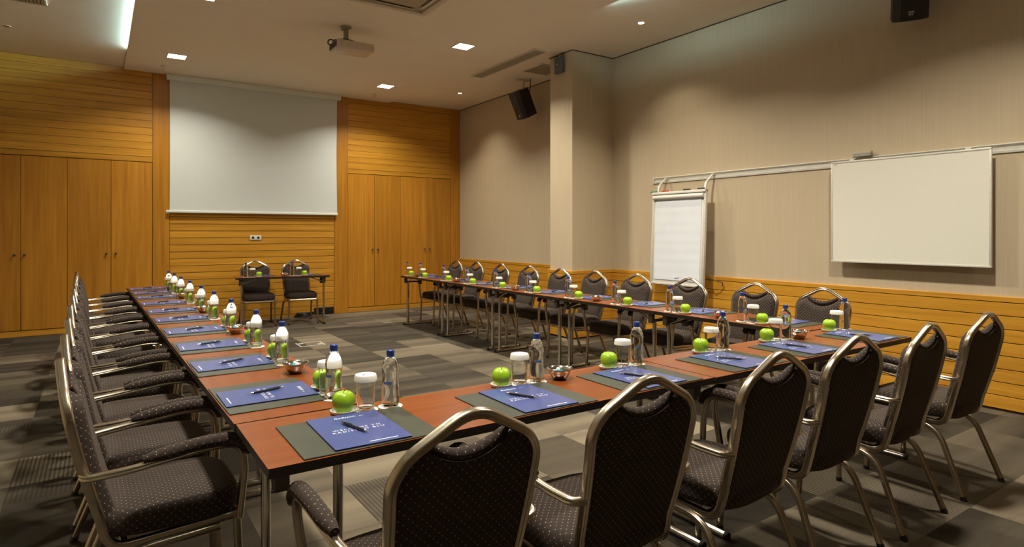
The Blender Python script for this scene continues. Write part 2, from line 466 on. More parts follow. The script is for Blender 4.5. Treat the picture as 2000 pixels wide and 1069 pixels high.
# wainscot of planks on the right wall, around the pillar
WH = 8
def wains(parent, p0, p1, rz):
    L = math.hypot(p1[0] - p0[0], p1[1] - p0[1]); mid = ((p0[0] + p1[0]) / 2, (p0[1] + p1[1]) / 2, 0)
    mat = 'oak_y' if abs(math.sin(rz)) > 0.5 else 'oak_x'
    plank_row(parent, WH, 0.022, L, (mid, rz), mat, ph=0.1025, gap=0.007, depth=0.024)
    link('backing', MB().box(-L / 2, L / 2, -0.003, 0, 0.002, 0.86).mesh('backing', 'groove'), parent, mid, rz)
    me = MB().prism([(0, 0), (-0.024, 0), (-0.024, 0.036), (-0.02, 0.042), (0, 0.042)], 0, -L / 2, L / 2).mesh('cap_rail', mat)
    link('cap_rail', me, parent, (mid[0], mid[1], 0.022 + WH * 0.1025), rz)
wains(wall_right, (XR, YF), (XR, PY0 - 0.024), -PI / 2)
wains(wall_right, (XR, PY1 + 0.024), (XR, YB - 0.008), -PI / 2)
wains(wall_pillar, (PX0 - 0.024, PY0), (XR - 0.025, PY0), 0)
wains(wall_pillar, (PX0, PY0 + 0.0005), (PX0, PY1 + 0.024), -PI / 2)
struct(bx('baseboard_right', 'groove', XR - 0.015, XR, YF, PY0 - 0.03, 0, 0.0205))
struct(bx('baseboard_pillar', 'groove', PX0 - 0.015, PX0, PY0, PY1, 0, 0.0205))

struct(bx('trim_5', 'groove', XR - 0.002, XR, YF, YB - 0.01, ZT - 0.012, ZT))  # dark strip painting the shade of the recessed gap under the ceiling
struct(bx('trim_6', 'groove', PX0 - 0.002, XR - 0.003, PY0 - 0.002, PY1 + 0.002, ZT - 0.012, ZT))  # same painted gap shade around the pillar top

# ================================================================== CEILING FITTINGS
def area(parent, loc, size, power, color, spread):
    l = bpy.data.lights.new('lamp_light', 'AREA'); l.shape = 'SQUARE'; l.size = size; l.energy = power; l.color = color; l.spread = spread
    o = bpy.data.objects.new('lamp_light', l); COL.objects.link(o); o.parent = parent; o.location = loc; return o
pl = Proto()
fr = MB()
for a, b, c, d in ((-0.118, 0.118, -0.118, -0.104), (-0.118, 0.118, 0.104, 0.118), (-0.118, -0.104, -0.104, 0.104), (0.104, 0.118, -0.104, 0.104)): fr.box(a, b, c, d, -0.006, 0)
pl.part('frame', fr.mesh('frame', 'vent'))
pl.part('diffuser', MB().box(-0.104, 0.104, -0.104, 0.104, -0.004, -0.001).mesh('diffuser', 'lamp'))
pl.build('ceiling_panel_light')
ORD = ['first', 'second', 'third', 'fourth', 'fifth', 'sixth', 'seventh', 'eighth', 'ninth', 'tenth']
PY = (9.16, 6.66, 4.16, 1.66)
for c, (px, side) in enumerate(((0.855, 'on the cove light side'), (3.775, 'on the beige wall side'))):
    for k, py in enumerate(PY):
        o = pl.place((px, py, ZS), 0, 'square recessed panel light %s, %s from screen wall' % (side, ORD[k]), 'light')
        area(o, (0, 0, -0.008), 0.2, PANEL_W * (0.55 if k == 0 else 1.0) * (0.74, 0.92)[c] * (0.78 if (c, k) == (1, 1) else 1.0), WARM, math.radians(134))
rl = Proto()
rl.part('rim', MB().lathe([(0.034, 0), (0.046, 0), (0.046, -0.004), (0.034, -0.004), (0.034, 0)], 20).mesh('rim', 'vent', smooth=40))
rl.part('diffuser', MB().lathe([(0, -0.001), (0.034, -0.001), (0.034, -0.003), (0, -0.003)], 20).mesh('diffuser', 'lamp', smooth=40))
rl.build('ceiling_spot_light')
for py, lab in ((9.03, 'small round downlight above the cabinet corner'), (4.87, 'small round downlight above the flip chart'), (0.70, 'small round downlight past the whiteboard')):
    o = rl.place((5.05, py, ZT), 0, lab, 'light')
    l = bpy.data.lights.new('lamp_light', 'SPOT'); l.energy = ROUND_W; l.color = ROUNDC; l.spot_size = math.radians(108); l.spot_blend = 0.7; l.shadow_soft_size = 0.03
    lo = bpy.data.objects.new('lamp_light', l); COL.objects.link(lo); lo.parent = o; lo.location = (0, 0, -0.01)
o = thing('ceiling_spot_light', 'small round downlight, switched off, above the cabinet doors near the cove light', 'light', (-0.875, 9.01, ZT))
link('rim', rl.items[0][1], o)
link('diffuser', MB().lathe([(0, -0.001), (0.034, -0.001), (0.034, -0.003), (0, -0.003)], 20).mesh('diffuser', 'steel', smooth=40), o)
# cool cove strips on the edges of the dropped panel
for nm, x, y0, y1, lab in (('a', SX0 + 0.066, -1.6, 9.15, 'cool white light strip along the dropped ceiling edge above the cabinets'), ('b', SX1 - 0.066, 4.1, 4.6, 'cool white light strip along the dropped ceiling edge near the pillar')):
    me = MB().box(-0.004, 0.004, -(y1 - y0) / 2, (y1 - y0) / 2, -0.014, 0.0).mesh('cove_light_strip', 'led')
    tag(link('cove_light_strip', me, None, (x, (y0 + y1) / 2, ZT - 0.002)), lab, 'light')

def grille_fixture(name, label, cat, x0, x1, y0, y1, z, rim, axis, n):
    t = thing(name, label, cat, ((x0 + x1) / 2, (y0 + y1) / 2, z))
    hx, hy = (x1 - x0) / 2, (y1 - y0) / 2
    f = MB()
    for a, b, c, d in ((-hx, hx, -hy, -hy + rim), (-hx, hx, hy - rim, hy), (-hx, -hx + rim, -hy + rim, hy - rim), (hx - rim, hx, -hy + rim, hy - rim)): f.box(a, b, c, d, -0.014, 0)
    link('frame', f.mesh('frame', 'vent'), t)
    link('backing', MB().box(-hx + rim, hx - rim, -hy + rim, hy - rim, -0.003, -0.0005).mesh('backing', 'groove'), t)
    w = (hx - rim) * 2 if axis == 0 else (hy - rim) * 2
    p = w / n
    if axis == 0: me = MB().box(-p * 0.36, p * 0.36, -hy + rim, hy - rim, -0.010, -0.004).mesh('slat', 'grille')
    else: me = MB().box(-hx + rim, hx - rim, -p * 0.36, p * 0.36, -0.010, -0.004).mesh('slat', 'grille')
    for k in range(n):
        q = -w / 2 + p * (k + 0.5)
        link('slat', me, t, (q, 0, 0) if axis == 0 else (0, q, 0))
    return t
grille_fixture('ceiling_vent', 'long narrow slotted ceiling vent beside the pillar', 'vent', 4.62, 4.83, 6.31, 7.93, ZT, 0.022, 0, 8)
grille_fixture('ceiling_vent', 'square slotted ceiling vent tucked behind the pillar', 'vent', 5.10, 5.55, 6.80, 7.27, ZT, 0.02, 1, 14)
grille_fixture('ceiling_vent', 'slotted ceiling vent near the cove light strip', 'vent', -1.40, -0.44, 7.42, 7.95, ZT, 0.02, 0, 30)
# ceiling cassette air conditioner
t = thing('air_conditioner', 'square ceiling cassette air conditioner behind the projector', 'air conditioner', (2.455, 5.50, ZS))
f = MB()
for a, b, c, d in ((-0.42, 0.42, -0.42, -0.36), (-0.42, 0.42, 0.36, 0.42), (-0.42, -0.36, -0.36, 0.36), (0.36, 0.42, -0.36, 0.36)): f.box(a, b, c, d, -0.03, 0)
link('frame', f.mesh('frame', 'vent', bevel=0.008), t)
me = MB().prism([(-0.025, -0.012), (0.025, -0.028), (0.028, -0.022), (-0.022, -0.006)], 0, -0.25, 0.25).mesh('flap', 'vent')
for k in range(4):
    o = link('flap', me, t, (0.315 * math.sin(k * PI / 2), -0.315 * math.cos(k * PI / 2), 0), k * PI / 2)
link('panel', MB().box(-0.36, 0.36, -0.36, 0.36, -0.004, -0.0005).mesh('panel', 'grille'), t)
link('intake', MB().box(-0.25, 0.25, -0.25, 0.25, -0.024, -0.006).mesh('intake', 'grille', bevel=0.006), t)
# sprinklers
sp = Proto()
sp.part('rose', MB().lathe([(0, 0), (0.035, 0), (0.03, -0.008), (0.012, -0.012), (0.008, -0.03), (0.004, -0.045), (0, -0.045)], 16).mesh('rose', 'vent', smooth=40))
sp.part('deflector', MB().lathe([(0, -0.045), (0.018, -0.045), (0.018, -0.048), (0, -0.048)], 12).mesh('deflector', 'vent', smooth=40))
sp.build('sprinkler')
sp.place((0.747, 9.80, ZS), 0, 'ceiling sprinkler head beside the panel light near the cove strip', 'sprinkler')
sp.place((3.842, 9.80, ZS), 0, 'ceiling sprinkler head beside the panel light near the beige wall', 'sprinkler')

# projector
t = thing('projector', 'cream ceiling projector hanging on a short grey pole', 'projector', (2.32, 6.78, ZS))
link('ceiling_plate', MB().lathe([(0, 0), (0.062, 0), (0.062, -0.012), (0.05, -0.018), (0, -0.018)], 24).mesh('ceiling_plate', 'poleg', smooth=40), t)
link('pole', MB().lathe([(0, -0.015), (0.028, -0.015), (0.028, -0.155), (0, -0.155)], 20).mesh('pole', 'poleg', smooth=40), t)
link('clamp_screw', MB().box(-0.055, -0.028, -0.012, 0.012, -0.05, -0.025).mesh('clamp_screw', 'poleg', bevel=0.003), t)
br = MB().prism([(-0.14, -0.175), (-0.05, -0.15), (0.05, -0.15), (0.14, -0.175), (0.14, -0.185), (-0.14, -0.185)], 1, -0.05, 0.06)
link('bracket', br.mesh('bracket', 'black'), t)
b = link('body', MB().box(-0.145, 0.285, -0.14, 0.15, -0.275, -0.185).mesh('body', 'projector', bevel=0.012), t)
link('lens', MB().lathe([(0, 0), (0.035, 0), (0.035, 0.03), (0.028, 0.03), (0.024, 0.02), (0, 0.02)], 20).mesh('lens', 'black', smooth=40), b, (0.17, 0.148, -0.23)).rotation_euler = (-PI / 2, 0, 0)
link('side_panel', MB().box(-0.149, -0.1455, -0.12, 0.13, -0.262, -0.20).mesh('side_panel', 'black'), b)
link('cable', MB().tube(fillet([(-0.15, 0.05, -0.22), (-0.19, 0.06, -0.21), (-0.19, 0.03, -0.165), (-0.08, 0.02, -0.168), (-0.02, 0.0, -0.14)], 0.03), 0.007, 8).mesh('cable', 'black', smooth=60), t)

# loudspeakers
def speaker(loc, rz, tilt, label, hang, logo):
    t = thing('loudspeaker', label, 'loudspeaker', (loc[0], loc[1], ZT))
    link('ceiling_plate', MB().box(-0.11, 0.11, -0.05, 0.05, -0.008, 0).mesh('ceiling_plate', 'vent', bevel=0.002), t)
    dz = loc[2] - ZT
    arm = MB().box(-0.012, 0.012, -0.03, 0.03, dz + 0.19, -0.006)
    link('bracket', arm.mesh('bracket', 'vent'), t)
    Rm = Matrix.Translation((0, 0, dz)) @ Matrix.Rotation(rz, 4, 'Z') @ Matrix.Rotation(tilt, 4, 'X')
    out = [(-0.125, 0.10), (-0.07, 0.145), (0.07, 0.145), (0.125, 0.10), (0.125, -0.11), (0.07, -0.145), (-0.07, -0.145), (-0.125, -0.11)]
    g = MB().prism(out, 2, -0.21, 0.21)
    g.v = [tuple(Rm @ Vector(p)) for p in g.v]
    body = link('body', g.mesh('body', 'black', bevel=0.006), t)
    fr = MB().prism([(-0.118, -0.112), (-0.068, -0.1485), (0.068, -0.1485), (0.118, -0.112)], 2, -0.20, 0.20)
    fr.v = [tuple(Rm @ Vector(p)) for p in fr.v]
    link('front_grille', fr.mesh('front_grille', 'black'), body)
    tm = text_mesh(logo, 0.03, 'whiteplastic')
    lo = link('logo', tm, body); lo.matrix_local = Rm @ Matrix.Translation((0.0, -0.1495, -0.16)) @ Matrix.Rotation(PI / 2, 4, 'X')
    bar = MB().box(-0.02, 0.02, -0.1496, -0.149, -0.142, -0.136); bar.v = [tuple(Rm @ Vector(p)) for p in bar.v]
    link('logo_bar', bar.mesh('logo_bar', 'whiteplastic'), body)
    if hang:
        link('cable', MB().tube(fillet([(0.05, -0.13, -0.0), (0.05, -0.13, -0.12), (0.045, -0.10, -0.25), (0.02, -0.06, -0.33)], 0.08), 0.007, 8).mesh('cable', 'black', smooth=60), t)
speaker((5.43, 7.72, 3.37), math.radians(-84), math.radians(27), 'black loudspeaker hung from the ceiling behind the pillar', True, 'EV')
speaker((5.47, 2.30, 3.33), math.radians(-62), math.radians(22), 'black loudspeaker hung from the ceiling above the whiteboard', True, 'EV')
# radio box on the pillar
t = thing('radio_receiver', 'slate grey box with two antennas at the top of the pillar', 'receiver', (PX0, 6.30, 3.47))
b = link('body', MB().box(-0.05, -0.012, -0.085, 0.085, 0.0, 0.215).mesh('body', 'slate', bevel=0.008), t)
link('wall_bracket', MB().box(-0.012, -0.0005, -0.04, 0.04, 0.04, 0.18).mesh('wall_bracket', 'black'), t)
link('indicator', MB().lathe([(0, 0), (0.008, 0), (0.008, 0.002), (0, 0.002)], 12).mesh('indicator', 'whiteplastic'), b, (-0.05, 0.02, 0.12)).rotation_euler = (0, -PI / 2, 0)
link('antenna', MB().tube([(-0.03, 0.02, 0.215), (-0.03, 0.03, 0.232), (-0.05, 0.19, 0.235)], 0.006, 8).mesh('antenna', 'black', smooth=60), t)
link('antenna', MB().tube([(-0.03, -0.06, 0.215), (-0.03, -0.065, 0.258)], 0.007, 8).mesh('antenna', 'black', smooth=60), t)

# ================================================================== SCREEN WALL FITTINGS
YS = 10.262; ks = YS / YB
t = thing('projection_screen', 'pulled-down white projection screen with a white ceiling case', 'screen', (2.10, YS, 1.68))
cxs = 2.10; zz = lambda z: 1.37 + (z - 1.37) * ks - 1.68
link('case', MB().box(0.826 * ks - cxs, 3.419 * ks - cxs, -0.07, 0.030, zz(3.628), ZS - 1.6805).mesh('case', 'screencase', bevel=0.008), t)
n = 12
g = MB(); vs = []; x0, x1 = 0.866 * ks - cxs, 3.366 * ks - cxs
for j in range(n + 1):
    f = j / n; z = zz(3.63) * (1 - f) + zz(1.69) * f
    pull = 0.018 * math.sin(PI * f) ** 1.0 * 0.6
    vs.append((x0 + pull * 0.3 - 0.012 * (f > 1), x1 - pull, z))
for (a, b, z) in vs: g.v += [(a, -0.012, z), (b, -0.012, z), (b, -0.010, z), (a, -0.010, z)]
for j in range(n):
    q = 4 * j
    g.f += [(q, q + 1, q + 5, q + 4), (q + 2, q + 3, q + 7, q + 6), (q + 1, q + 2, q + 6, q + 5), (q + 3, q, q + 4, q + 7)]
link('fabric', g.mesh('fabric', 'screen'), t)
link('bottom_bar', MB().box(0.818 * ks - cxs, 3.378 * ks - cxs, -0.025, 0.005, zz(1.672), zz(1.708)).mesh('bottom_bar', 'screencase', bevel=0.006), t)
# socket plate
t = thing('wall_socket', 'double cream power socket on the plank wall under the screen', 'socket', (2.06, YB - 0.0005, 1.296))
link('plate', MB().box(-0.086, 0.086, -0.012, 0, -0.038, 0.038).mesh('plate', 'whiteplastic', bevel=0.006), t)
for x in (-0.04, 0.04):
    s_ = link('socket_well', MB().lathe([(0.02, 0), (0.026, 0.0), (0.026, 0.003), (0.02, 0.003), (0.02, 0)], 18).mesh('socket_well', 'whiteplastic', smooth=40), t, (x, -0.0122, 0)); s_.rotation_euler = (PI / 2, 0, 0)
    link('socket_hole', MB().lathe([(0, 0), (0.0195, 0), (0.0195, 0.001), (0, 0.001)], 18).mesh('socket_hole', 'black'), s_)
t = thing('floor_vent', 'black cable opening at the foot of the plank wall', 'vent', (3.145, YB - 0.001, 0.005))
link('frame', MB().box(-0.165, 0.165, -0.010, 0, 0, 0.115).mesh('frame', 'black', bevel=0.002), t)
for k in range(4): link('slat', MB().box(-0.15, 0.15, -0.016, -0.010, 0.014 + k * 0.025, 0.026 + k * 0.025).mesh('slat', 'black'), t)
pts = []
for k in range(46):
    a = k * 0.55; r = 0.10 + 0.025 * math.sin(k * 1.7)
    pts.append((r * 1.25 * math.cos(a), r * 0.8 * math.sin(a), 0.011 + 0.0013 * k + 0.004 * math.sin(k * 2.3)))
pts += [(0.2, 0.05, 0.05), (0.29, 0.08, 0.03), (0.37, 0.10, 0.045)]
t = tag(link('cable_coil', MB().tube(pts, 0.010, 8).mesh('cable_coil', 'black', smooth=60), None, (2.77, 10.14, 0.002)), 'coil of black cable on the carpet by the plank wall', 'cable')
# floor box
t = thing('floor_box', 'square floor outlet box with a metal rim set in the carpet', 'floor outlet', (2.16, 7.62, 0.0005))
f = MB()
for a, b, c, d in ((-0.15, 0.15, -0.13, -0.118), (-0.15, 0.15, 0.118, 0.13), (-0.15, -0.138, -0.118, 0.118), (0.138, 0.15, -0.118, 0.118)): f.box(a, b, c, d, 0, 0.004)
link('rim', f.mesh('rim', 'alu'), t)
link('lid', MB().box(-0.137, 0.137, -0.117, 0.117, 0, 0.003).mesh('lid', 'carpet'), t)
for s_ in (-1, 1): link('latch', MB().box(-0.03, 0.03, -0.012, 0.012, 0.003, 0.006).mesh('latch', 'whiteplastic', bevel=0.001), t, (s_ * 0.10, -s_ * 0.06, 0))

# ================================================================== WHITEBOARD WALL
RY1 = 5.32
t = thing('wall_rail', 'long white aluminium hanging rail along the beige wall', 'rail', (XR, 0, 0))
rp = MB().prism([(0, 1.985), (-0.012, 1.985), (-0.014, 2.003), (-0.008, 2.006), (-0.008, 2.034), (-0.014, 2.037), (-0.024, 2.05), (-0.016, 2.058), (0, 2.058)], 1, YF + 0.1, RY1)
rp.v = [(p[0], p[1], p[2]) for p in rp.v]
link('profile', rp.mesh('profile', 'alu'), t)
link('end_cap', MB().box(-0.026, 0, RY1, RY1 + 0.012, 1.982, 2.06).mesh('end_cap', 'alu', bevel=0.002), t)
# whiteboard hung on the rail
WX = 5.66
kk = WX / 5.84
y0, y1, z0, z1 = 1.868 * kk, 3.143 * kk, 1.37 + (1.094 - 1.37) * kk, 1.37 + (2.049 - 1.37) * kk
t = thing('whiteboard', 'blank white board hung from the wall rail', 'whiteboard', (WX, (y0 + y1) / 2, z0))
hw, hh = (y1 - y0) / 2, z1 - z0
link('panel', MB().box(-0.004, 0.012, -hw + 0.014, hw - 0.014, 0.014, hh - 0.014).mesh('panel', 'whiteboard'), t)
f = MB()
for a, b, c, d in ((-hw, hw, 0, 0.016), (-hw, hw, hh - 0.016, hh), (-hw, -hw + 0.016, 0.016, hh - 0.016), (hw - 0.016, hw, 0.016, hh - 0.016)): f.box(-0.008, 0.016, a, b, c, d)
link('frame', f.mesh('frame', 'alu', bevel=0.002), t)
link('maker_mark', MB().box(-0.0048, -0.0041, hw - 0.058, hw - 0.03, hh - 0.032, hh - 0.027).mesh('maker_mark', 'greyplastic'), t)
for s_ in (-0.45, 0.45): link('hook', MB().prism([(0.012, hh - 0.05), (0.06, hh - 0.05), (0.075, hh - 0.02), (0.075, hh + 0.02), (0.055, hh + 0.02), (0.012, hh - 0.01)], 1, s_ - 0.02, s_ + 0.02).mesh('hook', 'alu'), t)
t = thing('board_eraser', 'grey board eraser lying on the rail above the whiteboard', 'eraser', (XR - 0.045, 2.79, 2.0605))
link('felt', MB().box(-0.026, 0.026, -0.078, 0.078, 0.0, 0.02).mesh('felt', 'greyplastic', bevel=0.003), t)
link('holder', MB().box(-0.022, 0.022, -0.080, 0.080, 0.0205, 0.046).mesh('holder', 'grille', bevel=0.006), t)

# flip chart: hung by two arms, its foot standing out from the wall
def flipchart():
    topx, botx = 5.60, 5.545
    t = thing('flip_chart', 'flip chart board with a white paper pad hung from the rail', 'flip chart', (botx, 4.80, 0.76))
    H = 1.10; tilt = math.atan2(topx - botx, H); hw = 0.395
    R = Matrix.Rotation(tilt, 4, 'Y')
    def put(name, mb, mat, parent=None, **kw):
        mb.v = [tuple(R @ Vector(p)) for p in mb.v]
        return link(name, mb.mesh(name, mat, **kw), parent or t)
    put('board', MB().box(0, 0.018, -hw, hw, 0, H), 'whiteplastic', bevel=0.003)
    f = MB()
    for a, b, c, d in ((-hw, hw, 0, 0.02), (-hw, -hw + 0.03, 0.02, H), (hw - 0.03, hw, 0.02, H)): f.box(-0.012, 0, a, b, c, d)
    put('frame', f, 'alu', bevel=0.002)
    # paper pad with gentle waves
    g = MB(); n = 40
    for j in range(n + 1):
        z = 0.06 + (H - 0.15) * j / n
        wv = -0.006 - 0.0007 * (1 + math.sin(j * 1.35 + 0.4 * math.sin(j * 0.7)))
        g.v += [(wv, -0.335, z), (wv - 0.0005, 0.335, z)]
    for j in range(n): g.f.append((2 * j, 2 * j + 1, 2 * j + 3, 2 * j + 2))
    o = len(g.v)
    g.v += [(0, p[1], p[2]) for p in g.v]
    for j in range(n):
        g.f += [(2 * j, 2 * j + 2, o + 2 * j + 2, o + 2 * j), (2 * j + 1, o + 2 * j + 1, o + 2 * j + 3, 2 * j + 3)]
    g.f += [(0, o, o + 1, 1), (2 * n, 2 * n + 1, o + 2 * n + 1, o + 2 * n)]
    pad = put('paper_pad', g, 'paper', smooth=60)
    put('scribble', MB().tube([(-0.012, 0.02, 0.085), (-0.012, -0.02, 0.088), (-0.012, -0.05, 0.098)], 0.002, 6), 'bluelabel', pad)
    cl = MB().sweep([(-0.018, -0.37, H - 0.065), (-0.018, 0.37, H - 0.065)], circ(0.026, 14), (0, 0, 1))
    put('clamp_bar', cl, 'whiteplastic', smooth=50)
    put('pen_tray', MB().box(-0.03, 0.02, -hw, hw, H - 0.028, H), 'whiteplastic', bevel=0.003)
    for y, m in ((0.37, 'green'), (0.19, 'red'), (-0.13, 'black'), (-0.33, 'navy')):
        mk = thing('marker_pen', {'green': 'green', 'red': 'red', 'black': 'black', 'navy': 'dark blue'}[m] + ' marker pen lying on top of the flip chart', 'marker', (0, 0, 0))
        p = R @ Vector((-0.006, y, H + 0.0105)) + t.location; mk.location = p
        link('barrel', MB().sweep([(0, -0.035, 0), (0, 0.035, 0)], circ(0.0095, 10), (0, 0, 1)).mesh('barrel', m, smooth=50), mk)
        link('cap', MB().sweep([(0, 0.035, 0), (0, 0.06, 0)], circ(0.0098, 10), (0, 0, 1)).mesh('cap', m, smooth=50), mk)
    rt = R.inverted()
    for y in (0.33, -0.36):
        a = R @ Vector((0.008, y, H - 0.02))
        path = fillet([tuple(a), (a.x + 0.02, y, a.z + 0.10), (5.725 - botx, y - 0.02, 2.035 - 0.76), (5.742 - botx, y - 0.02, 2.03 - 0.76)], 0.03)
        link('hanging_arm', MB().sweep(path, [(-0.013, -0.006), (0.013, -0.006), (0.013, 0.006), (-0.013, 0.006)], (0, 1, 0)).mesh('hanging_arm', 'alu', smooth=30), t)
    link('spacer', MB().sweep(fillet([(0.03, -0.36, 0.27), (0.05, -0.42, 0.12), (0.12, -0.50, 0.07), (0.16, -0.52, 0.07), (0.165, -0.52, 0.02)], 0.05), circ(0.006, 8), (0, 1, 0)).mesh('spacer', 'champagne', smooth=50), t)
flipchart()

# ================================================================== TABLES
def groove_prof(w, d, n=28, depth=0.24):
    out = []
    for k in range(n):
        a = 2 * PI * k / n
        c, s_ = math.cos(a), math.sin(a)
        r = 1.0 / (abs(c) ** 3 + abs(s_) ** 3) ** (1 / 3)
        g = 1 - depth * max(0.0, 1 - abs(c) / 0.36) if abs(s_) > 0.9 else 1.0
        out.append((d / 2 * c * r, w / 2 * s_ * r * g))
    return out

def make_table(L, mat):
    """local: x along the table, +y away from the sitters, origin on the floor at the centre"""
    P = Proto(); hw = 0.232
    top = P.part('table_top', MB().box(-L / 2, L / 2, -hw, hw, 0.7345, 0.735).mesh('table_top', mat))
    P.part('edge_band', MB().box(-L / 2, L / 2, -hw, hw, 0.706, 0.7345).mesh('edge_band', 'edge', bevel=0.002, bseg=1))
    ar = MB().box(-0.014, 0.014, -0.055, 0.17, 0.632, 0.654)
    br = MB().box(-0.022, 0.022, -0.072, -0.030, 0.600, 0.706); br2 = MB().box(-0.022, 0.022, 0.165, 0.20, 0.625, 0.706)
    mes = dict(arm=ar.mesh('cross_arm', 'darksteel', bevel=0.003), br=br.mesh('hinge_bracket', 'darksteel', bevel=0.003), br2=br2.mesh('hinge_bracket', 'darksteel', bevel=0.003),
               post=MB().sweep([(0, 0.145, 0.02), (0, 0.145, 0.64)], circ(0.015, 16, 0.019), (1, 0, 0)).mesh('post', 'steel', smooth=50),
               foot=MB().sweep([(0, 0.205, 0.017), (0, -0.225, 0.017)], circ(0.0165, 14), (1, 0, 0)).mesh('foot', 'steel', smooth=50),
               cap=MB().sweep([(0, 0, 0), (0, 0.016, 0)], circ(0.0175, 14), (1, 0, 0)).mesh('foot_cap', 'black', smooth=50))
    for sgn in (-1, 1):
        x = sgn * (L / 2 - 0.075)
        leg = P.part('leg', mes['post'], -1, (x, 0, 0))
        P.part('cross_arm', mes['arm'], leg); P.part('hinge_bracket', mes['br'], leg); P.part('hinge_bracket', mes['br2'], leg)
        ft = P.part('foot', mes['foot'], leg)
        P.part('foot_cap', mes['cap'], leg, (0, 0.203, 0.0176)); P.part('foot_cap', mes['cap'], leg, (0, -0.239, 0.0176))
        for yy in (-0.045, 0.16):
            P.part('brace', MB().tube([(0, yy, 0.635), (-sgn * 0.19, yy, 0.704)], 0.006, 8).mesh('brace', 'steel', smooth=50), leg)
    P.build('folding_table')
    return P
TX = make_table(1.862, 'table_x'); TY = make_table(1.254, 'table_y'); TB = make_table(1.29, 'table_x')
FY = 1.956
TX.place((1.308, FY, 0), 0, 'wood-top folding table of the cross row, set at the corner with cabinet-side row', 'table')
TX.place((3.178, FY - 0.006, 0), 0, 'wood-top folding table of the cross row, set at the corner with whiteboard-side row', 'table')
LSK = math.radians(0.95)
def lrow(y): return 0.605 - math.tan(LSK) * (y - 2.2)      # centre line of the skewed left row
for k in range(5):
    y = 2.198 + 1.258 * (k + 0.5)
    TY.place((lrow(y), y, 0), -PI / 2 + LSK, 'wood-top folding table of the row opposite the whiteboard, %s from screen wall' % ORD[4 - k], 'table')
for k in range(5):
    y = 2.20 + 1.26 * (k + 0.5)
    TY.place((3.972, y, 0), PI / 2, 'wood-top folding table of the row beside the whiteboard wall, %s from screen wall' % ORD[4 - k], 'table')
BROT = math.radians(-7)
TB.place((2.27, 9.46, 0), PI + BROT, 'small wood-top folding table standing alone below the projection screen', 'table')

